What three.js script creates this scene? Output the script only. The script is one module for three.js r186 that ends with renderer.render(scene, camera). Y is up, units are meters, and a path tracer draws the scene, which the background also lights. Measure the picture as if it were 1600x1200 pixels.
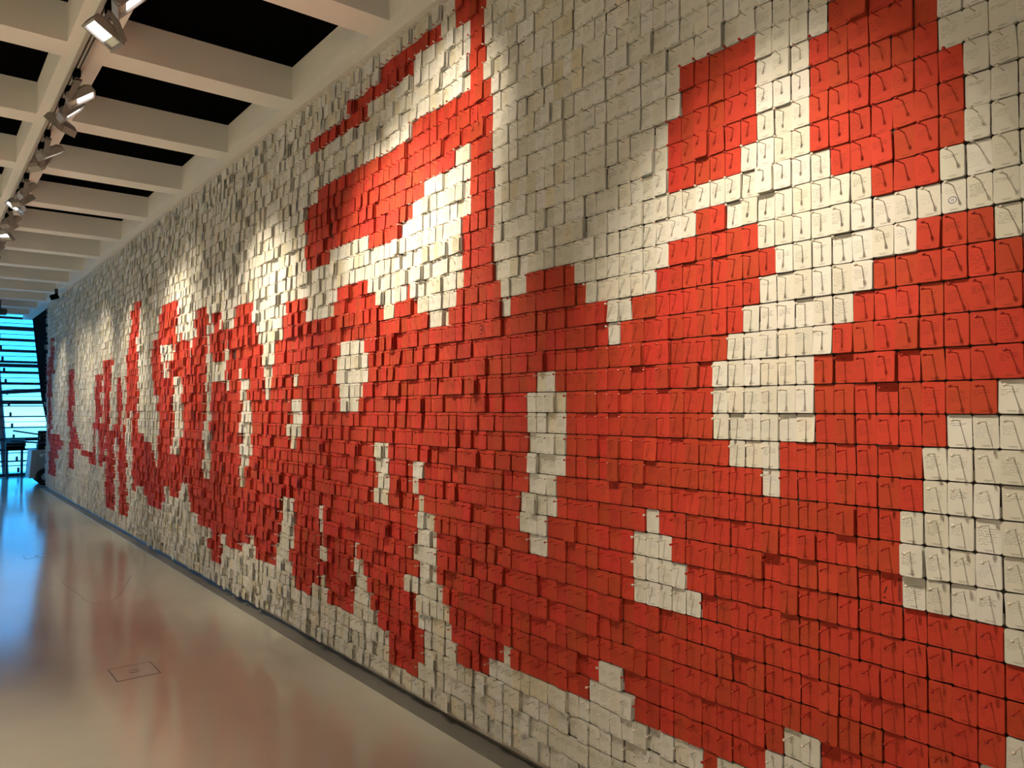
import * as THREE from 'three';
import { RoundedBoxGeometry } from 'three/addons/geometries/RoundedBoxGeometry.js';
import { mergeGeometries } from 'three/addons/utils/BufferGeometryUtils.js';
import { RectAreaLightUniformsLib } from 'three/addons/lights/RectAreaLightUniformsLib.js';

// ---------------------------------------------------------------- camera, sky, exposure
RectAreaLightUniformsLib.init();
const scene = new THREE.Scene();
const camera = new THREE.PerspectiveCamera(54.142, 1600 / 1200, 0.05, 400);
camera.rotation.order = 'YXZ';
camera.position.set(0, 1.62, 0);
camera.rotation.set(THREE.MathUtils.degToRad(1.767), THREE.MathUtils.degToRad(-38.625), THREE.MathUtils.degToRad(-0.2815));
scene.add(camera);
const renderer = new THREE.WebGLRenderer({ antialias: true });
renderer.toneMapping = THREE.LinearToneMapping;
renderer.toneMappingExposure = 1.0;
renderer.shadowMap.enabled = true;
renderer.shadowMap.type = THREE.PCFSoftShadowMap;

// a clear blue dusk sky, pale along the horizon
const SKY_GAIN = 1.4, SKY_HIGH = [0.08, 1.15, 2.7], SKY_LOW = [0.7, 2.5, 3.4];
{
  const W = 256, H = 128, data = new Float32Array(W * H * 4);
  for (let j = 0; j < H; j++) {
    const el = ((j + 0.5) / H - 0.5) * 180;
    const t = Math.exp(-Math.max(el, 0) / 0.7);
    for (let i = 0; i < W; i++) {
      const k = (j * W + i) * 4;
      for (let c = 0; c < 3; c++) data[k + c] = SKY_GAIN * (SKY_HIGH[c] * (1 - t) + SKY_LOW[c] * t);
      data[k + 3] = 1;
    }
  }
  const sky = new THREE.DataTexture(data, W, H, THREE.RGBAFormat, THREE.FloatType);
  sky.mapping = THREE.EquirectangularReflectionMapping;
  sky.magFilter = THREE.LinearFilter; sky.needsUpdate = true;
  scene.background = sky;
}
{
  const sun = new THREE.DirectionalLight(new THREE.Color().setRGB(0.4, 0.92, 1), 4.5);
  sun.position.set(-14, 30, -14); sun.target.position.set(0, 0, -30); sun.castShadow = true; sun.name = 'sun'; sun.target.name = 'sun_target';
  Object.assign(sun.shadow.camera, { left: -45, right: 45, top: 45, bottom: -45, near: 1, far: 120 }); sun.shadow.mapSize.set(2048, 2048);
  scene.add(sun, sun.target);
}
const WARM = new THREE.Color().setRGB(1.0, 0.83, 0.6);
const LAMP_GAIN = 1.45;

// ---------------------------------------------------------------- helpers
let seed = 20240611;
const rnd = () => { seed = (seed + 0x6d2b79f5) | 0; let t = Math.imul(seed ^ (seed >>> 15), 1 | seed); t = (t + Math.imul(t ^ (t >>> 7), 61 | t)) ^ t; return ((t ^ (t >>> 14)) >>> 0) / 4294967296; };
const rr = (a, b) => a + (b - a) * rnd();
const used = {};
const numbered = (name) => { const n = used[name] = (used[name] ?? -1) + 1; return n ? name + '_' + String(n).padStart(3, '0') : name; };
const shade = (m) => { m.castShadow = true; m.receiveShadow = true; return m; };
function obj(name, geometries, material, parent = scene) {
  const g = Array.isArray(geometries) ? (geometries.length > 1 ? mergeGeometries(geometries.map((x) => (x.index ? x.toNonIndexed() : x))) : geometries[0]) : geometries;
  const m = shade(new THREE.Mesh(g, material));
  m.name = numbered(name); parent.add(m);
  return m;
}
function thing(name, label, category, [x, y, z] = [0, 0, 0], turn = 0, group) {
  const o = new THREE.Group(); o.name = numbered(name); scene.add(o);
  o.position.set(x, y, z); o.rotation.y = turn; o.userData = { label, category };
  if (group) o.userData.group = group;
  return o;
}
function tag(o, label, category, group) { Object.assign(o.userData, { label, category }); if (group) o.userData.group = group; return o; }
function struct(name, geometries, material) { const o = obj(name, geometries, material); o.userData.kind = 'structure'; return o; }
function frame(name) { const o = new THREE.Group(); o.name = name; o.userData.kind = 'structure'; scene.add(o); return o; }
const box = (x0, x1, y0, y1, z0, z1) => new THREE.BoxGeometry(Math.abs(x1 - x0), Math.abs(y1 - y0), Math.abs(z1 - z0)).translate((x0 + x1) / 2, (y0 + y1) / 2, (z0 + z1) / 2);
const rbox = (w, h, d, r = 0.004, s = 2) => new RoundedBoxGeometry(w, h, d, s, r);
const tube = (a, b, r, n = 10) => {
  const A = new THREE.Vector3(...a), B = new THREE.Vector3(...b), d = B.clone().sub(A);
  const g = new THREE.CylinderGeometry(r, r, d.length(), n);
  g.applyQuaternion(new THREE.Quaternion().setFromUnitVectors(new THREE.Vector3(0, 1, 0), d.clone().normalize()));
  return g.translate(...A.add(B).multiplyScalar(0.5).toArray());
};
const mat = (rgb, roughness = 0.8, extra = {}) => { const m = new THREE.MeshStandardMaterial({ roughness, ...extra }); m.color.setRGB(...rgb); return m; };
function noiseTexture(w, h, lo, hi, layers, repeat) {
  const v = new Float32Array(w * h); let total = 0;
  for (const [cells, amp] of layers) {
    const cw = cells, ch = Math.max(2, Math.round(cells * h / w)), grid = Float32Array.from({ length: cw * ch }, rnd); total += amp;
    for (let y = 0; y < h; y++) for (let x = 0; x < w; x++) {
      const fx = x / w * cw, fy = y / h * ch, ix = Math.floor(fx), iy = Math.floor(fy), s = (t) => t * t * (3 - 2 * t), u = s(fx - ix), q = s(fy - iy);
      const at = (a, b) => grid[(b % ch) * cw + (a % cw)];
      v[y * w + x] += amp * ((at(ix, iy) * (1 - u) + at(ix + 1, iy) * u) * (1 - q) + (at(ix, iy + 1) * (1 - u) + at(ix + 1, iy + 1) * u) * q);
    }
  }
  const d = new Uint8Array(w * h * 4);
  for (let i = 0; i < w * h; i++) { const g = Math.round(255 * (lo + (hi - lo) * v[i] / total)); d[i * 4] = d[i * 4 + 1] = d[i * 4 + 2] = g; d[i * 4 + 3] = 255; }
  const t = new THREE.DataTexture(d, w, h); t.magFilter = THREE.LinearFilter; t.wrapS = t.wrapT = THREE.RepeatWrapping; t.repeat.set(...repeat); t.needsUpdate = true;
  return t;
}

// ---------------------------------------------------------------- the wall of cards: a grid of pins, one card stack on each
const WALL_X = 2.2, TOP_Y = 1.5952, ROW = 0.090574, COL = 0.062899, FIRST_Z = -0.73126, END_Z = -18.2;
const ROW0 = -24, ROW1 = 17, COL0 = -13, COL1 = 276;
const red = new Set();
const key = (c, r) => (r + 40) * 1000 + c + 50;
function redRow(r, ...runs) { for (let i = 0; i < runs.length; i += 2) for (let k = 0; k < runs[i + 1]; k++) red.add(key(runs[i] + k, r)); }
// the drawing on the wall: for each row of cards, where its red runs begin and how many cards they hold
redRow(-24, 35, 4);
redRow(-23, 35, 4, 41, 11);
redRow(-22, 35, 2, 46, 12);
redRow(-21, 35, 2, 54, 14);
redRow(-20, 35, 2);
redRow(-19, 35, 2);
redRow(-18, 34, 12);
redRow(-17, 34, 32);
redRow(-16, 34, 35, 261, 7);
redRow(-15, 2, 4, 34, 3, 39, 30, 148, 5, 261, 7);
redRow(-14, 2, 5, 11, 5, 34, 3, 44, 25, 148, 7, 261, 6);
redRow(-13, 2, 6, 11, 5, 34, 3, 46, 23, 122, 10, 148, 7, 261, 6);
redRow(-12, 2, 6, 11, 6, 34, 3, 48, 6, 63, 6, 121, 12, 148, 7, 261, 13);
redRow(-11, 1, 7, 11, 6, 34, 4, 104, 7, 121, 13, 148, 9, 261, 12);
redRow(-10, 1, 7, 12, 5, 34, 4, 86, 7, 98, 4, 104, 7, 122, 13, 149, 8, 261, 12);
redRow(-9, 1, 6, 34, 4, 54, 7, 69, 6, 86, 7, 97, 5, 105, 5, 117, 3, 121, 16, 148, 10, 174, 1, 261, 14);
redRow(-8, 2, 3, 13, 2, 34, 4, 46, 1, 52, 10, 69, 7, 84, 20, 106, 6, 115, 7, 131, 8, 148, 11, 173, 10, 222, 10, 264, 10);
redRow(-7, 11, 6, 25, 5, 33, 6, 45, 4, 51, 25, 84, 11, 97, 7, 105, 8, 114, 10, 131, 8, 149, 10, 174, 9, 223, 9, 264, 10);
redRow(-6, 0, 3, 10, 8, 24, 8, 33, 7, 43, 35, 82, 13, 97, 5, 105, 21, 130, 8, 149, 10, 174, 9, 185, 8, 222, 9, 263, 11);
redRow(-5, -3, 8, 11, 9, 22, 33, 60, 18, 82, 14, 105, 22, 130, 8, 149, 10, 163, 6, 174, 8, 185, 7, 222, 10, 263, 11);
redRow(-4, -3, 9, 12, 9, 22, 32, 61, 18, 82, 7, 90, 5, 105, 14, 122, 15, 149, 10, 163, 6, 174, 8, 185, 7, 222, 10, 263, 11);
redRow(-3, -3, 10, 13, 41, 61, 10, 72, 7, 81, 6, 90, 5, 97, 5, 105, 13, 123, 13, 149, 10, 162, 6, 174, 8, 184, 8, 222, 10, 264, 8);
redRow(-2, -3, 11, 14, 13, 29, 26, 60, 20, 81, 6, 90, 13, 106, 12, 123, 11, 148, 11, 162, 6, 174, 8, 184, 8, 222, 10, 264, 8);
redRow(-1, 0, 8, 14, 12, 30, 26, 60, 10, 73, 13, 90, 13, 106, 12, 123, 11, 148, 12, 162, 6, 174, 8, 184, 8, 222, 10, 263, 9);
redRow(0, 2, 6, 14, 12, 30, 40, 73, 13, 90, 13, 106, 12, 123, 10, 148, 6, 155, 5, 162, 6, 174, 8, 184, 8, 223, 11, 263, 9);
redRow(1, 3, 7, 13, 13, 30, 40, 74, 12, 90, 13, 106, 12, 123, 10, 149, 5, 158, 3, 163, 5, 174, 8, 186, 7, 223, 11, 263, 9);
redRow(2, 3, 7, 11, 15, 30, 20, 53, 18, 73, 13, 90, 13, 106, 12, 123, 10, 149, 5, 158, 4, 163, 7, 175, 19, 223, 10, 263, 9);
redRow(3, 4, 23, 30, 14, 46, 4, 53, 33, 90, 13, 106, 13, 123, 10, 144, 10, 158, 4, 163, 25, 190, 4, 219, 10, 263, 8);
redRow(4, 4, 14, 19, 8, 31, 14, 46, 4, 52, 35, 90, 13, 106, 14, 123, 10, 137, 17, 158, 8, 169, 10, 181, 6, 191, 3, 218, 11, 263, 8);
redRow(5, 4, 13, 20, 8, 31, 13, 45, 5, 53, 35, 90, 13, 106, 27, 137, 16, 158, 8, 170, 9, 180, 7, 191, 3, 215, 14, 246, 25);
redRow(6, 0, 16, 20, 8, 30, 12, 45, 44, 90, 13, 106, 27, 136, 17, 158, 8, 170, 9, 180, 7, 191, 3, 208, 23, 240, 31);
redRow(7, -3, 18, 20, 22, 45, 19, 65, 7, 76, 38, 115, 38, 158, 8, 170, 9, 180, 7, 191, 19, 221, 10, 240, 28);
redRow(8, -3, 45, 46, 18, 65, 7, 76, 38, 118, 35, 158, 8, 170, 8, 180, 7, 190, 9, 221, 9, 249, 17);
redRow(9, -3, 2, 0, 42, 45, 11, 57, 7, 65, 7, 76, 38, 119, 7, 128, 25, 158, 8, 169, 10, 221, 9, 249, 20);
redRow(10, -3, 2, 1, 40, 47, 8, 57, 6, 65, 7, 77, 36, 128, 16, 149, 4, 158, 8, 169, 10, 221, 9, 254, 15);
redRow(11, 0, 8, 10, 11, 23, 17, 45, 9, 57, 7, 65, 8, 78, 7, 87, 22, 130, 11, 158, 7, 169, 10, 254, 15);
redRow(12, 3, 5, 11, 9, 24, 8, 33, 7, 45, 8, 57, 7, 65, 7, 78, 7, 90, 6, 98, 4, 158, 7, 169, 10, 254, 15);
redRow(13, 6, 2, 14, 1, 35, 4, 44, 8, 57, 6, 67, 5, 98, 6, 157, 8, 169, 10, 254, 15);
redRow(14, 44, 6, 98, 4, 157, 8, 169, 10);
redRow(15, 45, 5);
// the part of the wall beside the frame goes on as its edge shows
for (let r = ROW0; r < ROW1; r++) for (let c = COL0; c < -4; c++) if (red.has(key(-4, r))) red.add(key(c, r));

// ---------------------------------------------------------------- setting
const matte = (v) => { const m = new THREE.MeshPhysicalMaterial({ roughness: 1, specularIntensity: 0 }); m.color.setRGB(v, v, v * 1.1); return m; };
const M = {
  plaster: mat([0.78, 0.72, 0.64], 0.9), wall: mat([0.6, 0.56, 0.5], 0.85), board: mat([0.05, 0.042, 0.036], 0.95), beam: mat([0.88, 0.87, 0.82], 0.9),
  black: matte(0.003), darkWall: matte(0.012), navy: mat([0.03, 0.05, 0.09], 0.5), steel: mat([0.16, 0.19, 0.24], 0.45, { metalness: 0.3 }),
  track: mat([0.42, 0.38, 0.34], 0.5), grey: mat([0.3, 0.28, 0.26], 0.5, { metalness: 0.2 }), darkGrey: mat([0.05, 0.05, 0.055], 0.5),
};
{
  const m = new THREE.MeshPhysicalMaterial({ roughness: 0.19, clearcoat: 0.0 });
  m.color.setRGB(0.59, 0.59, 0.52);
  m.map = noiseTexture(512, 512, 0.86, 1.0, [[6, 1], [23, 0.6], [90, 0.5]], [0.12, 0.12]);
  m.roughnessMap = noiseTexture(512, 512, 0.55, 0.85, [[9, 1], [40, 0.5]], [0.2, 0.2]);
  m.ior = 1.65;
  M.floor = m;
}
const flat = (x0, x1, y0, y1, z0, z1) => { // a box with uv in metres on its top
  const g = box(x0, x1, y0, y1, z0, z1), p = g.attributes.position, uv = g.attributes.uv;
  for (let i = 0; i < p.count; i++) uv.setXY(i, p.getX(i), p.getZ(i));
  return g;
};
const LEFT = -4.6, BACK = 4, FACADE = -22, RIGHT = 5;
struct('floor', flat(LEFT, RIGHT, -0.2, 0, FACADE - 0.15, BACK), M.floor);
struct('wall_left', box(LEFT - 0.2, LEFT, 0, 4.4, FACADE, BACK), M.plaster);
struct('wall_back', box(LEFT - 0.2, RIGHT, 0, 4.4, BACK, BACK + 0.2), M.plaster);
struct('wall_far_right', box(RIGHT, RIGHT + 0.2, 0, 4.4, FACADE, BACK), M.plaster);
struct('wall_right', box(WALL_X, WALL_X + 0.14, 0.03, 4.1, END_Z, BACK), M.wall);
struct('shade_trim_1', [box(WALL_X + 0.02, WALL_X + 0.12, 0, 0.03, END_Z + 0.02, BACK), box(WALL_X - 0.1, WALL_X + 0.12, 0, 0.003, END_Z + 0.02, BACK)], mat([0.2, 0.195, 0.18], 0.28));  // recessed base, plus a dark floor strip standing in for shadow and reflection
struct('trim_2', box(WALL_X - 0.003, WALL_X, TOP_Y - (ROW1 - 0.4) * ROW, TOP_Y - (ROW0 + 0.2) * ROW, END_Z, BACK), M.board);
{ // the dark leaning wall piece between the card wall and the glass front
  const s = new THREE.Shape();
  [[18.22, 3.84], [21.75, 3.84], [19.97, 1.91], [19.1, 1.36], [18.22, 1.0]].forEach(([z, y], i) => (i ? s.lineTo(z, y) : s.moveTo(z, y)));
  const g = new THREE.ExtrudeGeometry(s, { depth: 0.12, bevelEnabled: false }).rotateY(Math.PI / 2).translate(WALL_X + 0.09, 0, 0);
  struct('wall_leaning', g, M.darkWall);
}
{ // coffered ceiling: long beams, short beams between them, a black panel over each coffer
  const ceiling = frame('ceiling');
  const longs = [[2.11, 2.34], [0.7, 0.93]];
  for (let x = 0.7 - 1.41; x > LEFT; x -= 1.41) longs.push([x, x + 0.23]);
  const y0 = 3.84, y1 = 4.1, zFar = FACADE + 0.02;
  for (const [a, b] of longs) obj('beam', box(a, b, y0, y1, zFar, BACK), M.beam, ceiling);
  obj('beam', box(2.34, RIGHT, y0, y1, zFar, BACK), M.beam, ceiling);
  const zs = []; for (let k = -5; k <= 12; k++) zs.push(-3.75 - 1.413 * k);
  const cross = new THREE.BoxGeometry(1.18, 0.2575, 0.23), panel = new THREE.BoxGeometry(1.18, 0.02, 1.183);
  for (let i = 1; i < longs.length; i++) for (const z of zs) {
    const xm = (longs[i][1] + (i === 1 ? 2.11 : longs[i - 1][0])) / 2;
    obj('cross_beam', cross, M.beam, ceiling).position.set(xm, 3.84 + 0.12875, z - 0.115);
    obj('panel', panel, M.black, ceiling).position.set(xm, 4.09, z + 0.5915);
  }
  obj('slab', box(LEFT - 0.2, RIGHT + 0.2, 4.1, 4.4, FACADE - 0.1, BACK + 0.2), M.black, ceiling);
}
{ // the glass front: louvers, rails, a leaning post, one big pane behind
  const win = frame('window_1');
  const bars = [[3.87, 0.06, 0.06], [3.61, 0.1, 0.1], [3.33, 0.07, 0.08], [3.06, 0.07, 0.08], [2.79, 0.06, 0.08], [2.7, 0.09, 0.1], [2.53, 0.065, 0.08], [2.26, 0.065, 0.08], [1.8, 0.1, 0.05], [1.71, 0.025, 0.08], [1.45, 0.035, 0.08], [1.18, 0.03, 0.08], [0.64, 0.05, 0.06], [0.56, 0.02, 0.06], [0.36, 0.035, 0.06], [0.25, 0.02, 0.06], [0.03, 0.07, 0.1]];
  for (const [y, h, d] of bars) obj('louver', new RoundedBoxGeometry(RIGHT - LEFT, h, d, 1, Math.min(h, d) * 0.2).translate((LEFT + RIGHT) / 2, y, FACADE), M.navy, win);
  for (const y of [3.74, 3.47, 3.19, 2.93, 2.4, 2.12, 1.95, 1.32]) obj('glazing_bar', box(LEFT, RIGHT, y - 0.008, y + 0.008, FACADE - 0.05, FACADE - 0.02), M.steel, win);
  obj('rail', tube([-3.5, 1.7, FACADE + 0.1], [3.5, 2.16, FACADE + 0.1], 0.05, 8), M.navy, win);
  obj('handrail', tube([LEFT, 0.93, FACADE + 0.35], [2.9, 0.9, FACADE + 0.35], 0.045, 10), M.navy, win);
  for (let k = -4; k <= 1; k++) {
    const x = 1.62 + k * 2.1;
    obj('post', tube([x - 0.12, 4.0, FACADE - 0.1], [x + 0.2, 0, FACADE - 0.1], 0.07, 8), M.steel, win);
    for (let i = 0; i < 13; i++) { const y = 3.36 - i * 0.2715; obj('bracket', rbox(0.05, 0.12, 0.06, 0.012, 1).translate(x + 0.0 + i * 0.036 + 0.02, y + 0.04, FACADE - 0.02), M.navy, win); }
  }
  const glass = new THREE.MeshPhysicalMaterial({ transmission: 1, thickness: 0, roughness: 0, ior: 1.45 }); glass.color.setRGB(0.93, 0.98, 1);
  obj('pane', box(LEFT, RIGHT, 0.02, 4.1, FACADE - 0.135, FACADE - 0.125), glass, win);
}
struct('terrace', box(-40, 40, -0.3, -0.06, -90, FACADE - 0.16), mat([0.75, 0.8, 0.8], 0.9));

// floor hatches
for (const [x0, x1, z0, z1, label] of [[0.98, 1.22, -5.0, -5.26, 'flush square floor outlet lid nearer the camera, with a round finger hole'], [0.99, 1.22, -9.7, -9.93, 'flush square floor outlet lid farther along the floor in the blue glare']]) {
  const t = thing('floor_hatch', label, 'floor hatch', [(x0 + x1) / 2, 0, (z0 + z1) / 2], 0);
  const w = x1 - x0, d = z0 - z1, e = 0.005, rim = [];
  for (const s of [-1, 1]) { rim.push(box(s * w / 2 - e / 2, s * w / 2 + e / 2, 0, 0.0012, -d / 2, d / 2)); rim.push(box(-w / 2, w / 2, 0, 0.0012, s * d / 2 - e / 2, s * d / 2 + e / 2)); }
  obj('seam', rim, M.darkGrey, t);
  obj('lid', flat(-w / 2 + e / 2, w / 2 - e / 2, 0, 0.0009, -d / 2 + e / 2, d / 2 - e / 2), M.floor, t);
  obj('finger_ring', new THREE.TorusGeometry(0.026, 0.002, 6, 28).rotateX(Math.PI / 2).translate(0, 0.0012, 0), M.grey, t);
}

{ // a hairline crack that curves across the floor
  const CRACK = [[1.13, -8.27], [1.13, -8.01], [1.17, -7.52], [1.19, -7.19], [1.27, -7.07], [1.38, -7.17], [1.56, -7.66], [1.69, -8.06]];
  const curve = new THREE.CatmullRomCurve3(CRACK.map(([x, z]) => new THREE.Vector3(x, 0, z)));
  const g = new THREE.TubeGeometry(curve, 60, 0.0022, 4).scale(1, 0.25, 1); struct('floor_crack', g, M.darkGrey);
}

// ---------------------------------------------------------------- track and its spotlights
const TRACK_X = 0.8;
const ADDED_TRACK_X = -2.0;  // second track out of view, added to fill the ceiling and card wall
for (const [tx, label] of [[TRACK_X, 'long lighting track screwed under the ceiling beam nearest the card wall'], [ADDED_TRACK_X, 'added unseen second lighting track left of the camera, put in for fill light']]) {
  const t = thing('light_track', label, 'track', [tx, 3.84, 0]);
  obj('rail', [box(-0.03, -0.016, -0.034, 0, FACADE + 0.3, BACK - 0.2), box(-0.005, 0.005, -0.034, 0, FACADE + 0.3, BACK - 0.2), box(0.016, 0.03, -0.034, 0, FACADE + 0.3, BACK - 0.2)], M.track, t);
  obj('groove', [box(-0.016, -0.005, -0.012, 0, FACADE + 0.3, BACK - 0.2), box(0.005, 0.016, -0.012, 0, FACADE + 0.3, BACK - 0.2)], M.black, t);
}
const G = {
  adaptor: rbox(0.036, 0.05, 0.09, 0.004), stem: new THREE.CylinderGeometry(0.012, 0.012, 0.05, 12),
  housing: (() => { // a shallow tray, narrower at its back, open face towards +z
    const ring = (w, h, z) => [[-w, -h, z], [w, -h, z], [w, h, z], [-w, h, z]];
    const L = [ring(0.06, 0.045, -0.05), ring(0.085, 0.062, -0.03), ring(0.09, 0.067, 0.016)], pos = [];
    const quad = (a, b, c, d) => pos.push(...a, ...b, ...c, ...a, ...c, ...d);
    quad(L[0][3], L[0][2], L[0][1], L[0][0]);
    for (let k = 0; k < 2; k++) for (let i = 0; i < 4; i++) quad(L[k][i], L[k][(i + 1) % 4], L[k + 1][(i + 1) % 4], L[k + 1][i]);
    const inner = ring(0.078, 0.056, 0.016), deep = ring(0.074, 0.052, 0.0);
    for (let i = 0; i < 4; i++) { quad(L[2][i], L[2][(i + 1) % 4], inner[(i + 1) % 4], inner[i]); quad(inner[i], inner[(i + 1) % 4], deep[(i + 1) % 4], deep[i]); }
    quad(...deep);
    const g = new THREE.BufferGeometry(); g.setAttribute('position', new THREE.Float32BufferAttribute(pos, 3)); g.setAttribute('uv', new THREE.Float32BufferAttribute(new Float32Array(pos.length / 3 * 2), 2)); g.computeVertexNormals(); return g;
  })(),
  led: new THREE.BoxGeometry(0.1, 0.104, 0.003).translate(0.022, 0, 0.004), reflector: new THREE.BoxGeometry(0.044, 0.104, 0.003).translate(-0.051, 0, 0.004), knob: new THREE.CylinderGeometry(0.014, 0.014, 0.022, 14).rotateZ(Math.PI / 2),
};
M.led = mat([0.9, 0.9, 0.9], 0.4); M.led.emissive.setRGB(1, 0.97, 0.92); M.led.emissiveIntensity = 5;
M.reflector = mat([0.75, 0.78, 0.7], 0.25, { metalness: 0.4 });
const UP = new THREE.Vector3(0, 1, 0);
function spotlight(z, aim, power, label, angle = 0.5, trackX = TRACK_X) {
  const t = thing('track_spotlight', label, 'spotlight', [trackX, 3.806, z]);
  obj('adaptor', G.adaptor, M.black, t).position.y = -0.025;
  obj('stem', G.stem, M.grey, t).position.y = -0.075;
  const out = aim[0] >= trackX ? 1 : -1, foot = new THREE.Vector3(-0.032 * out, -0.215, 0);
  const dir = new THREE.Vector3(...aim).sub(t.position).sub(foot).normalize();
  // the long side of the housing runs along its tilt; its lower end is held by the arm
  const q = new THREE.Quaternion().setFromRotationMatrix(new THREE.Matrix4().lookAt(dir, new THREE.Vector3(), UP)).multiply(new THREE.Quaternion().setFromAxisAngle(new THREE.Vector3(0, 0, 1), Math.PI / 2));
  const along = new THREE.Vector3(1, 0, 0).applyQuaternion(q), across = new THREE.Vector3(0, 1, 0).applyQuaternion(q);
  const head = foot.clone().addScaledVector(along, 0.07), pivot = foot.clone().addScaledVector(across, across.z > 0 ? 0.074 : -0.074);
  const bar = (p, s, w = 0.036) => { const d = s.clone().sub(p); return new THREE.BoxGeometry(w, d.length() + 0.02, 0.008).applyQuaternion(new THREE.Quaternion().setFromUnitVectors(UP, d.clone().normalize())).translate(...p.clone().add(s).multiplyScalar(0.5).toArray()); };
  const A = new THREE.Vector3(0, -0.075, 0), B = new THREE.Vector3(0, -0.085, pivot.z);
  obj('arm', [box(-0.02, 0.02, -0.09, -0.078, Math.min(0, pivot.z) - 0.004, Math.max(0, pivot.z) + 0.004), bar(B, pivot)], M.grey, t);
  const k = obj('knob', G.knob, M.grey, t); k.position.copy(pivot); k.quaternion.copy(q).multiply(new THREE.Quaternion().setFromAxisAngle(new THREE.Vector3(0, 0, 1), Math.PI / 2));
  const h = obj('housing', G.housing, M.grey, t); h.position.copy(head); h.quaternion.copy(q);
  obj('lamp_panel', G.led, M.led, h); obj('reflector', G.reflector, M.reflector, h);
  if (power > 0) {
    const s = new THREE.SpotLight(WARM, power * LAMP_GAIN, 0, angle, 1, 2);
    s.position.copy(t.position).add(head).addScaledVector(dir, 0.04); s.target.position.set(...aim);
    s.castShadow = true; s.shadow.radius = 2.2; s.shadow.mapSize.set(1024, 1024); s.shadow.bias = -0.0005;
    s.name = numbered('spot_glow'); s.target.name = numbered('spot_aim');
    scene.add(s, s.target);
  }
  return t;
}
// along the track: z, which way the lamp is turned, aim point, candela, half angle
const LAMPS = [], ADDED_FILL_POWER = 29;
{
  const wall = (z, az, ay, p, a = 0.55) => LAMPS.push([z, 'wall', [WALL_X, ay, az], p, a]);
  const other = (z, way, aim, p, a = 0.6) => LAMPS.push([z, way, aim, p, a]);
  wall(1.2, 0.8, 1.6, 5, 0.62);
  wall(-1.25, -1.42, 1.68, 15, 0.47); wall(-1.65, -1.3, 2.3, 0.5, 0.5);
  wall(-2.7, -3.3, 3.0, 8, 0.42); wall(-4.05, -3.75, 2.2, 17, 0.58);
  other(-4.45, 'away', [-0.9, 0, -4.0], 14);
  wall(-5.49, -5.2, 1.5, 6, 0.6); wall(-5.81, -5.85, 2.1, 15, 0.52); other(-6.08, 'away', [-1.2, 0, -8.2], 9);
  wall(-6.83, -7.1, 1.4, 9, 0.55); wall(-7.18, -8.1, 2.5, 5, 0.46);
  wall(-8.2, -8.4, 2.2, 14, 0.5); wall(-8.57, -9.4, 1.5, 4, 0.6); other(-8.86, 'away', [-1.6, 0, -8.6], 6);
  wall(-9.64, -10.5, 1.9, 12, 0.48); wall(-10.01, -10.7, 1.6, 4, 0.6); other(-10.4, 'camera', [-0.4, 0, -8.6], 8);
  wall(-11.05, -12.4, 2.0, 11, 0.46); wall(-11.45, -12.6, 1.8, 3, 0.6); other(-11.8, 'camera', [-1.2, 0, -11], 5);
  wall(-12.45, -13.9, 1.8, 11, 0.46); wall(-13.9, -14.4, 2.0, 2, 0.6);
  wall(-15.3, -16.2, 1.8, 9, 0.46);
  for (const z of [2.6, -0.4, -2.2]) other(z, 'away', [0.1, 0, z - 1], 6, 0.55);  // unseen lamps over the camera, set here to brighten the visible floor
}

const ORD = ['first', 'second', 'third', 'fourth', 'fifth', 'sixth', 'seventh', 'eighth', 'ninth', 'tenth', 'eleventh', 'twelfth', 'thirteenth', 'fourteenth', 'fifteenth', 'sixteenth', 'seventeenth', 'eighteenth', 'nineteenth', 'twentieth', 'twenty-first', 'twenty-second', 'twenty-third', 'twenty-fourth', 'twenty-fifth', 'twenty-sixth', 'twenty-seventh', 'twenty-eighth', 'twenty-ninth', 'thirtieth', 'thirty-first', 'thirty-second', 'thirty-third', 'thirty-fourth', 'thirty-fifth', 'thirty-sixth', 'thirty-seventh', 'thirty-eighth', 'thirty-ninth', 'fortieth'];
{
  let n2 = 0;
  const aimed = { wall: 'facing the cards', camera: 'facing the camera', away: 'facing away' };
  LAMPS.filter((l) => l[0] > -15.5).sort((a, b) => b[0] - a[0]).reduce((n, [z, way, aim, power, angle]) => {
    const seen = z <= -3.9;
    spotlight(z, aim, power, seen ? `grey track spotlight, ${ORD[n]} from the camera along the ceiling track, ${aimed[way]}` : `unseen grey track spotlight over the camera, ${ORD[n2++]} from the back, ${aimed[way]}`, angle);
    return n + (seen ? 1 : 0);
  }, 0);
  for (let k = 0; k < 12; k++) { const z = 2.6 - k * 1.7; spotlight(z, [ADDED_TRACK_X - 0.9, 0, z], ADDED_FILL_POWER, `added unseen fill spotlight on the left-hand track, ${ORD[k]} from the back wall`, 0.72, ADDED_TRACK_X); }  // unseen lamps added to bounce fill light off the left floor
}

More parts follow.
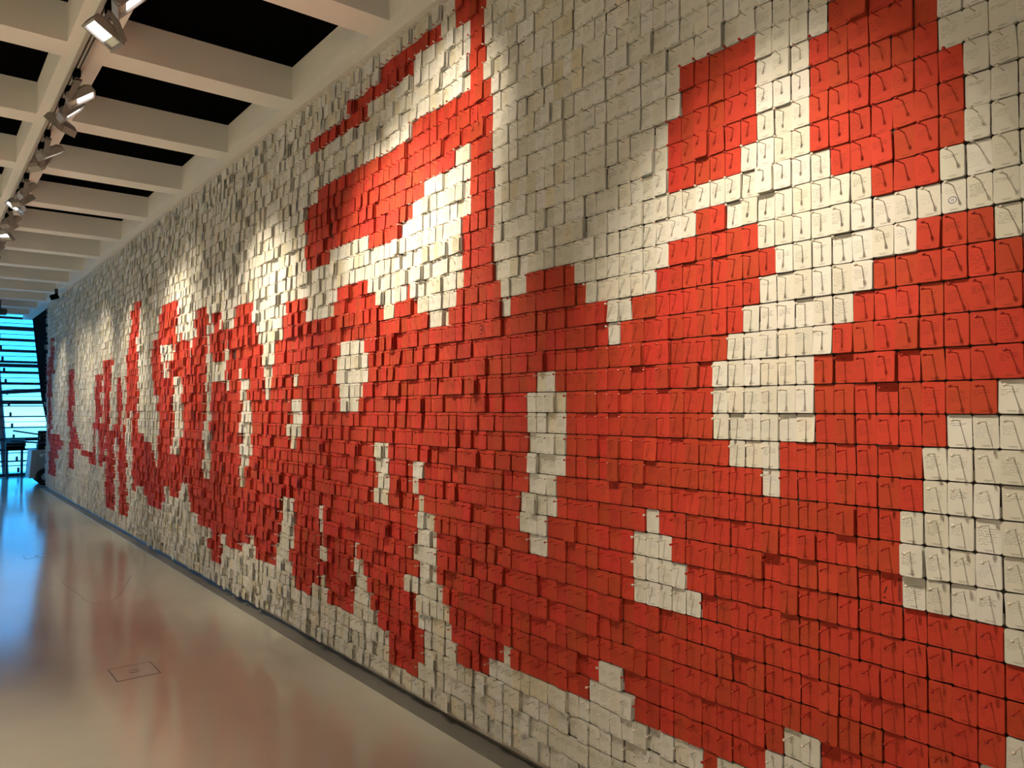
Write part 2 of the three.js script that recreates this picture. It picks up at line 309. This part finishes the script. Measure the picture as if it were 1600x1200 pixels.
// ---------------------------------------------------------------- far end: lectern, service cart, ceiling devices
{
  const t = thing('lectern', 'dark lectern with a sloping top on two flat legs before the glass front', 'lectern', [1.93, 0, -21.4], 0);
  obj('top', rbox(0.4, 0.03, 0.34, 0.008).rotateX(0.45).translate(0.02, 0.84, 0), M.darkGrey, t);
  obj('apron', rbox(0.38, 0.17, 0.02, 0.006).rotateX(-0.12).translate(0.01, 0.74, 0.14), M.black, t);
  obj('leg', rbox(0.05, 0.8, 0.06, 0.006).translate(-0.15, 0.4, 0), M.navy, t);
  obj('leg', rbox(0.05, 0.8, 0.06, 0.006).translate(0.15, 0.4, 0), M.navy, t);
  obj('foot', rbox(0.05, 0.02, 0.36, 0.006).translate(-0.15, 0.01, 0), M.navy, t);
  obj('foot', rbox(0.05, 0.02, 0.36, 0.006).translate(0.15, 0.01, 0), M.navy, t);
}
{
  const t = thing('service_cart', 'pale grey box cart with a black wheel at the far end of the card wall', 'cart', [2.28, 0, -19.2], 0);
  const pale = mat([0.38, 0.42, 0.45], 0.5), black = mat([0.008, 0.008, 0.009], 0.7);
  const s = new THREE.Shape(); s.moveTo(-0.3, 0.18); s.lineTo(0.5, 0.18); s.lineTo(0.5, 0.74); s.lineTo(-0.26, 0.74); s.closePath();
  obj('body', new THREE.ExtrudeGeometry(s, { depth: 0.7, bevelEnabled: true, bevelSize: 0.015, bevelThickness: 0.015, bevelSegments: 2 }).translate(0, 0, -0.35), pale, t);
  obj('door', rbox(0.28, 0.4, 0.012, 0.004).translate(-0.05, 0.46, 0.372), mat([0.3, 0.34, 0.38], 0.4), t);
  obj('handle', [rbox(0.18, 0.02, 0.02, 0.006).translate(-0.05, 0.66, 0.39), rbox(0.05, 0.05, 0.02, 0.006).translate(-0.1, 0.64, 0.386)], mat([0.8, 0.85, 0.88], 0.3), t);
  for (const [x, z] of [[-0.02, 0.38], [0.4, 0.38], [0.0, -0.38], [0.4, -0.38]]) {
    const w = obj('wheel', new THREE.TorusGeometry(0.13, 0.055, 12, 30).translate(x, 0.185, z), black, t);
    obj('hub', new THREE.CylinderGeometry(0.085, 0.085, 0.05, 20).rotateX(Math.PI / 2).translate(x, 0.185, z), pale, w);
  }
  const d = thing('cable_winch', 'black cable winch with two long rods standing on the pale grey cart', 'winch', [2.3, 0.755, -19.2], 0);
  obj('base', rbox(0.32, 0.12, 0.3, 0.01).translate(0, 0.06, 0), black, d);
  obj('drum', new THREE.CylinderGeometry(0.14, 0.14, 0.26, 20).rotateX(Math.PI / 2).translate(0.03, 0.24, 0), black, d);
  for (const z of [-0.16, 0.16]) obj('cheek', rbox(0.3, 0.36, 0.03, 0.01).translate(0.02, 0.22, z), black, d);
  obj('rod', tube([0, 0.3, 0.2], [-0.62, 0.42, 0.2], 0.018), M.navy, d);
  obj('rod', tube([0, 0.14, 0.2], [-0.66, 0.2, 0.2], 0.02), M.navy, d);
}
{
  const t = thing('ceiling_speaker', 'small dark bracket speaker under the edge beam beside the card wall', 'speaker', [2.05, 3.84, -16.0], 0);
  obj('bracket', rbox(0.05, 0.1, 0.05, 0.006).translate(0, -0.05, 0), M.darkGrey, t);
  obj('body', rbox(0.13, 0.09, 0.12, 0.015).rotateZ(0.35).translate(-0.03, -0.15, 0), M.black, t);
  const u = thing('ceiling_projector', 'dark ceiling projector hanging on a short pole near the glass front', 'projector', [1.35, 3.84, -18.3], 0);
  obj('pole', new THREE.CylinderGeometry(0.035, 0.035, 0.2, 12).translate(0, -0.1, 0), M.darkGrey, u);
  obj('body', rbox(0.26, 0.12, 0.24, 0.02).translate(0, -0.24, 0), M.darkGrey, u);
  obj('lens', new THREE.CylinderGeometry(0.04, 0.04, 0.04, 16).rotateZ(Math.PI / 2).translate(-0.14, -0.25, 0), M.black, u);
}

// ---------------------------------------------------------------- cards
const special = { '4,5': 23, '1,-7': 24, '35,-5': 22 }; // cards whose print stands out in the photograph
const CELLS = 5, CW = 250, CH = 350; // prints on the cards: hand writing and two printed lines at the foot
const cardMap = (() => {
  const cv = document.createElement('canvas'); cv.width = CELLS * CW; cv.height = CELLS * CH;
  const x = cv.getContext('2d'); x.fillStyle = '#ffffff'; x.fillRect(0, 0, cv.width, cv.height); x.lineCap = 'round'; x.lineJoin = 'round';
  for (let j = 0; j < CELLS; j++) for (let i = 0; i < CELLS; i++) {
    const ox = i * CW, oy = j * CH, n = j * CELLS + i;
    x.strokeStyle = 'rgba(90,86,80,0.75)'; x.lineWidth = 3;
    for (const [y, w] of [[316, 0.36], [326, 0.26]]) { x.beginPath(); x.moveTo(ox + CW * (0.5 - w / 2), oy + y); x.lineTo(ox + CW * (0.5 + w / 2), oy + y); x.stroke(); }
    if (n === 0) continue;
    if (n === 23) { x.save(); x.translate(ox + 214, oy + 40); x.rotate(Math.PI / 2); x.fillStyle = '#0a0605'; x.font = 'bold 40px sans-serif'; x.fillText('SOLIDARNOŚĆ', 0, 12, 270); x.restore(); x.strokeStyle = '#180a06'; x.lineWidth = 13; x.beginPath(); x.moveTo(ox + 74, oy + 170); x.lineTo(ox + 50, oy + 240); x.stroke(); x.beginPath(); x.moveTo(ox + 40, oy + 290); x.lineTo(ox + 62, oy + 294); x.stroke(); continue; }
    if (n === 24) { x.strokeStyle = '#3b4fa8'; x.lineWidth = 7; x.beginPath(); x.ellipse(ox + 112, oy + 218, 40, 34, 0, 0, 7); x.stroke(); x.lineWidth = 5; x.beginPath(); x.ellipse(ox + 112, oy + 218, 11, 10, 0, 0, 7); x.stroke(); }
    if (n === 22) { x.strokeStyle = '#140807'; x.lineWidth = 15; x.beginPath(); x.moveTo(ox + 70, oy + 110); x.bezierCurveTo(ox + 190, oy + 90, ox + 190, oy + 190, ox + 90, oy + 180); x.bezierCurveTo(ox + 190, oy + 180, ox + 200, oy + 280, ox + 70, oy + 265); x.stroke(); continue; }
    const lines = Math.floor(rr(2, 8)), dark = rr(0.25, 0.75), blue = rnd() < 0.25, gap = rr(18, 27), size = rr(5, 10), wide = rr(0.62, 0.86);
    x.strokeStyle = blue ? `rgba(62,74,150,${dark})` : `rgba(48,42,40,${dark})`; x.lineWidth = rr(2.2, 3.8);
    let y = rr(88, 120);
    for (let l = 0; l < lines && y < 300; l++, y += gap) {
      const from = ox + CW * rr(0.08, 0.16), to = ox + CW * (l === lines - 1 ? rr(0.3, 0.7) : wide * rr(0.9, 1.08));
      x.beginPath(); x.moveTo(from, oy + y);
      for (let px = from, pen = true; px < to; px += rr(4, 9)) { pen = rnd() > 0.08; const py = oy + y + rr(-size, size * 0.7) - (px - from) * 0.01; if (pen) x.lineTo(px, py); else { x.stroke(); px += 8; x.beginPath(); x.moveTo(px, py); } }
      x.stroke();
    }
  }
  const t = new THREE.CanvasTexture(cv); t.colorSpace = THREE.SRGBColorSpace; t.magFilter = THREE.LinearFilter; t.anisotropy = 8;
  return t;
})();
const paperBump = noiseTexture(256, 256, 0, 1, [[20, 1], [80, 1]], [8, 8]);
const CARD_W = 0.0606, CARD_H = 0.0868, PIN_U = 0.5, PIN_V = 0.815;
// Builder: triangles with position, flat or given normal, uv and colour
class Sheet {
  constructor() { this.p = []; this.uv = []; this.c = []; this.i = []; }
  quad(a, b, c, d, ua, ub, uc, ud, col) { const n = this.p.length / 3; this.p.push(...a, ...b, ...c, ...d); this.uv.push(...ua, ...ub, ...uc, ...ud); if (col) for (let k = 0; k < 4; k++) this.c.push(...col); this.i.push(n, n + 1, n + 2, n, n + 2, n + 3); }
  build() {
    const g = new THREE.BufferGeometry();
    g.setAttribute('position', new THREE.Float32BufferAttribute(this.p, 3)); g.setAttribute('uv', new THREE.Float32BufferAttribute(this.uv, 2));
    if (this.c.length) g.setAttribute('color', new THREE.Float32BufferAttribute(this.c, 3));
    g.setIndex(this.i); g.computeVertexNormals(); return g;
  }
}
// One card: local x along the wall (right), y up, z out of the wall; origin where the pin goes through. bend(v) is the lift at height v.
function card(sh, place, thick, bend, cell, col, corners = true, back = true) {
  const r = corners ? 0.0058 : 0, w = CARD_W, h = CARD_H, x0 = -PIN_U * w, y0 = -PIN_V * h;
  const vs = corners ? [0, 0.3 * r, r, 0.36 * h, 0.68 * h, h - r, h - 0.3 * r, h] : [0, 0.45 * h, h];
  const inset = (v) => { const d = Math.min(v, h - v); return d < r ? r - Math.sqrt(Math.max(0, r * r - (r - d) * (r - d))) : 0; };
  const cu = (cell % CELLS) / CELLS, cv = 1 - (Math.floor(cell / CELLS) + 1) / CELLS, blank = [0.004, 1 - 0.004];
  const rows = vs.map((v) => {
    const k = inset(v), z = bend(v / h), twist = bend.twist ? bend.twist * (1 - v / h) : 0;
    const L = [x0 + k, y0 + v, z - twist], R = [x0 + w - k, y0 + v, z + twist];
    return { fl: place(L[0], L[1], L[2] + thick), fr: place(R[0], R[1], R[2] + thick), bl: place(...L), br: place(...R), ul: [cu + (0.02 + 0.96 * k / w) / CELLS, cv + (0.01 + 0.98 * v / h) / CELLS], ur: [cu + (0.98 - 0.96 * k / w) / CELLS, cv + (0.01 + 0.98 * v / h) / CELLS] };
  });
  for (let n = 0; n + 1 < rows.length; n++) {
    const a = rows[n], b = rows[n + 1];
    sh.quad(a.fl, a.fr, b.fr, b.fl, a.ul, a.ur, b.ur, b.ul, col);
    if (back) sh.quad(a.br, a.bl, b.bl, b.br, blank, blank, blank, blank, col);
    sh.quad(a.bl, a.fl, b.fl, b.bl, blank, blank, blank, blank, col);
    sh.quad(a.fr, a.br, b.br, b.fr, blank, blank, blank, blank, col);
  }
  const lo = rows[0], hi = rows[rows.length - 1];
  sh.quad(lo.bl, lo.br, lo.fr, lo.fl, blank, blank, blank, blank, col);
  sh.quad(hi.fl, hi.fr, hi.br, hi.bl, blank, blank, blank, blank, col);
}
const bendOf = (curl, lift, twist = 0) => { const f = (t) => lift * (1 - t) + curl * (1 - t) * (1 - t); f.twist = twist; return f; };
const hash = (a, b, s = 0) => { let h = Math.imul(a * 374761393 + b * 668265263 + s * 2246822519, 1274126177); h ^= h >>> 13; h = Math.imul(h, 1103515245); return ((h ^ (h >>> 16)) >>> 0) / 4294967296; };
const smooth = (a, b, s) => { const i = Math.floor(a), j = Math.floor(b), u = a - i, v = b - j; return (hash(i, j, s) * (1 - u) + hash(i + 1, j, s) * u) * (1 - v) + (hash(i, j + 1, s) * (1 - u) + hash(i + 1, j + 1, s) * u) * v; };
// how far the front card of a stack stands off the wall
function standoff(c, r) {
  const a = hash(c, r, 1), run = hash(Math.floor((c + hash(r, 3, 4) * 7) / (2 + Math.floor(hash(r, 9, 5) * 3))), r, 6);
  const far = 0.55 + 0.6 * Math.min(1, Math.max(0, (c - 12) / 40)) + 0.5 * Math.min(1, Math.max(0, (c - 50) / 50));
  let e = 0.006 + 0.006 * (far - 0.5) + 0.004 * smooth(c / 9, r / 4, 2) + far * (0.009 * run * run + 0.014 * a * a);
  const b = hash(c, r, 8);
  if (b > 0.955) e += far * 0.018; else if (b < 0.06 + 0.16 * (far - 0.5)) e = 0.005;
  return e;
}
const redTone = (c, r) => { const a = hash(c, r, 11), b = hash(c, r, 12); return [0.56 * (0.8 + 0.28 * a), 0.046 * (0.7 + 0.5 * b), 0.017 * (0.75 + 0.5 * a)]; };
const whiteTone = (c, r) => { const a = hash(c, r, 13), b = hash(c, r, 14), old = b > 0.72 ? (b - 0.72) * 1.3 : 0; return [0.755 * (0.84 + 0.18 * a) * (1 - 0.12 * old), 0.75 * (0.84 + 0.18 * a) * (1 - 0.3 * old), 0.69 * (0.84 + 0.18 * a) * (1 - 0.75 * old) * (1 + 0.1 * (a - 0.5))]; };

const pinX = (c) => FIRST_Z - (c + 1 - PIN_U) * COL; // z of the pin of column c (columns count away from the camera)
const pinY = (r) => TOP_Y - r * ROW - (1 - PIN_V) * CARD_H - 0.0016;
camera.updateMatrixWorld(true); camera.updateProjectionMatrix();
const V = new THREE.Vector3();
const seenAt = (c, r) => { V.set(WALL_X - 0.012, TOP_Y - (r + 0.5) * ROW, FIRST_Z - (c + 0.5) * COL).project(camera); return [800 + 800 * V.x, 600 - 600 * V.y, V.z]; };
const places = [];
const missing = (c, r) => c > 60 && hash(c, r, 21) > 0.997;
for (let c = COL0; c < COL1; c++) for (let r = ROW0; r < ROW1; r++) {
  if (missing(c, r)) continue;
  const [x, y] = seenAt(c, r), inView = c > -12 && x > 0 && x < 1600 && y > 0 && y < 1200;
  const [xa] = seenAt(c + 1, r), [, yb] = seenAt(c, r + 1);
  places.push({ c, r, x, y, inView, size: inView ? Math.abs(xa - x) * Math.abs(yb - y) : 0, red: red.has(key(c, r)), e: standoff(c, r) });
}
{ // which column and which card of that column, as one would count them in the photograph
  const cols = {}; for (const p of places) if (p.inView) (cols[p.c] ??= []).push(p);
  Object.keys(cols).map(Number).sort((a, b) => a - b).forEach((c, i) => { cols[c].sort((a, b) => a.r - b.r).forEach((p, k) => { p.column = i; p.nth = k; }); });
}
const single = new Set();
for (const isRed of [true, false]) places.filter((p) => p.red === isRed && p.inView).sort((a, b) => b.size - a.size).slice(0, 300).forEach((p) => single.add(p));

// single stacks: shared card shapes and tints
const local = (x, y, z) => [x, y, z];
const bends = [[0.0006, 0.0003, 0], [0.0025, 0.0006, 0], [-0.001, 0.0016, 0.0004], [0.004, 0.001, -0.0006], [0.0012, 0.003, 0.0006], [0.0066, 0.0012, 0.0008]];
const shapes = {};
const cardShape = (b, cell) => shapes[b * 100 + cell] ??= (() => { const s = new Sheet(); card(s, local, 0.00055, bendOf(...bends[b]), cell, null); return s.build(); })();
const tints = (list) => list.map((rgb) => { const m = new THREE.MeshStandardMaterial({ map: cardMap, roughness: 0.82, bumpMap: paperBump, bumpScale: 0.00008 }); m.color.setRGB(...rgb); return m; });
const redMats = tints(Array.from({ length: 8 }, (_, i) => redTone(i * 7 + 1, i * 3))), whiteMats = tints(Array.from({ length: 12 }, (_, i) => whiteTone(i * 5 + 3, i * 7)));
const pinShape = (() => {
  const pts = [[0, 0], [0.0015, 0.0005], [0.0015, 0.053], [0.0022, 0.0545], [0.0043, 0.056], [0.0049, 0.0588], [0.004, 0.0622], [0.0022, 0.0638], [0, 0.0643]].map(([a, b]) => new THREE.Vector2(a, b));
  return new THREE.LatheGeometry(pts, 9).rotateX(Math.PI / 2);
})();
const pinRed = mat([0.42, 0.022, 0.012], 0.35), pinWhite = mat([0.72, 0.68, 0.6], 0.35);

const NAMES = { true: 'red', false: 'white' };
for (const p of places) if (single.has(p)) {
  const kind = NAMES[p.red], seat = `in the ${ORD[p.column]} column from the photo's right edge, ${ORD[p.nth]} from the top`;
  const t = thing(kind + '_card_stack', `${kind} card stack ${seat}`, 'card stack', [WALL_X, pinY(p.r), pinX(p.c)], -Math.PI / 2, 'card stacks hung on the wall');
  const mats = p.red ? redMats : whiteMats, n = Math.max(2, Math.min(6, Math.round(p.e / 0.0045))), h = (s) => hash(p.c, p.r, s);
  const spread = h(30) > 0.9 ? 2.2 : 1;
  for (let k = 0; k < n; k++) {
    const front = k === n - 1, b = front ? Math.floor(h(31) * h(32) * 6) : Math.floor(h(33 + k) * 2);
    const cell = front ? (special[p.c + ',' + p.r] ?? 1 + Math.floor(h(34) * 21)) : 0;
    const m = obj(front ? 'front_card' : 'card', cardShape(b, cell), mats[Math.floor((front ? h(35) : h(36)) * mats.length)], t);
    m.position.set((h(40 + k) - 0.5) * 0.0014 * spread, (h(50 + k) - 0.5) * 0.001, 0.002 + (p.e - 0.002) * (k / (n - 1)));
    m.rotation.z = (h(60 + k) - 0.5) * 0.036 * spread;
    if (front && h(61) > 0.96) m.rotation.z += 0.05;
  }
}
const pinned = places.filter((p) => single.has(p));
for (const p of pinned) {
  const kind = NAMES[p.red], m = obj(kind + '_pin', pinShape, p.red ? pinRed : pinWhite);
  tag(m, `${kind} pin ${`in the ${ORD[p.column]} card column from the photo's right edge, ${ORD[p.nth]} from the top`}`, 'pin', 'long pins that hold the cards');
  m.position.set(WALL_X, pinY(p.r), pinX(p.c)); m.rotation.set(0, -Math.PI / 2, 0);
  m.rotation.order = 'YXZ'; m.rotation.x = (hash(p.c, p.r, 70) - 0.45) * 0.12; m.rotation.y += (hash(p.c, p.r, 71) - 0.5) * 0.1;
}
// the others, past the limit: one object of red cards, one of white, one of each kind of pin
{
  const lots = { true: new Sheet(), false: new Sheet() }, pinLots = { true: new Sheet(), false: new Sheet() };
  for (const p of places) {
    if (single.has(p)) continue;
    const h = (s) => hash(p.c, p.r, s), sh = lots[p.red], Y = pinY(p.r), Z = pinX(p.c), fine = p.c < 75;
    const n = p.e > 0.02 ? 3 : 2;
    for (let k = 0; k < n; k++) {
      const front = k === n - 1, a = (h(60 + k) - 0.5) * (h(64) > 0.9 ? 0.09 : 0.035), ca = Math.cos(a), sa = Math.sin(a), out = 0.002 + (p.e - 0.002) * (front ? 1 : (k + 0.5) / n), dx = (h(40 + k) - 0.5) * 0.002;
      const place = (x, y, z) => [WALL_X - out - z, Y + x * sa + y * ca, Z + x * ca - y * sa + dx]; // local x (right, as one faces the wall) runs towards +z
      const tone = (p.red ? redTone : whiteTone)(p.c * 3 + (front ? 0 : k + 1), p.r);
      const b = bends[Math.floor(h(31) * h(32) * 6)];
      card(sh, place, front ? 0.0007 : Math.min(0.006, p.e * 0.3), front ? bendOf(...b) : bendOf(0.0004, 0.0003), front ? special[p.c + ',' + p.r] ?? 1 + Math.floor(h(34) * 21) : 0, tone, fine, fine);
    }
    // pin: a three-sided shaft and a faceted head
    const ps = pinLots[p.red], L = Math.max(0.06, p.e + 0.014), ty = (h(70) - 0.45) * 0.1, tz = (h(71) - 0.5) * 0.1, u0 = [0, 0];
    const at = (s, ang, r) => [WALL_X - s, Y + ty * s + Math.sin(ang) * r, Z + tz * s + Math.cos(ang) * r];
    const N = fine ? 5 : 3, prof = fine ? [[0.004, 0.0014], [L - 0.009, 0.0015], [L - 0.007, 0.0045], [L - 0.003, 0.0048], [L, 0.0012]] : [[0.004, 0.0014], [L - 0.009, 0.0016], [L - 0.005, 0.0048], [L, 0.001]];
    for (let q = 0; q + 1 < prof.length; q++) for (let s = 0; s < N; s++) { const A = s / N * 2 * Math.PI, B = (s + 1) / N * 2 * Math.PI; ps.quad(at(prof[q][0], A, prof[q][1]), at(prof[q + 1][0], A, prof[q + 1][1]), at(prof[q + 1][0], B, prof[q + 1][1]), at(prof[q][0], B, prof[q][1]), u0, u0, u0, u0); }
  }
  const paper = new THREE.MeshStandardMaterial({ map: cardMap, roughness: 0.82, vertexColors: true });
  const finish = (o, label, category) => { tag(o, label, category); o.userData.kind = 'stuff'; };
  finish(obj('red_cards', lots.true.build(), paper), 'thousands of red cards forming the red lettering farther along the wall', 'cards');
  finish(obj('white_cards', lots.false.build(), paper), 'thousands of white cards around the lettering and along the top of the wall', 'cards');
  finish(obj('red_pins', pinLots.true.build(), pinRed), 'thousands of red pins through the red cards farther along the wall', 'pins');
  finish(obj('white_pins', pinLots.false.build(), pinWhite), 'thousands of white pins through the white cards farther along the wall', 'pins');
}
scene.traverse((o) => { if (o.isMesh) shade(o); });
renderer.render(scene, camera);
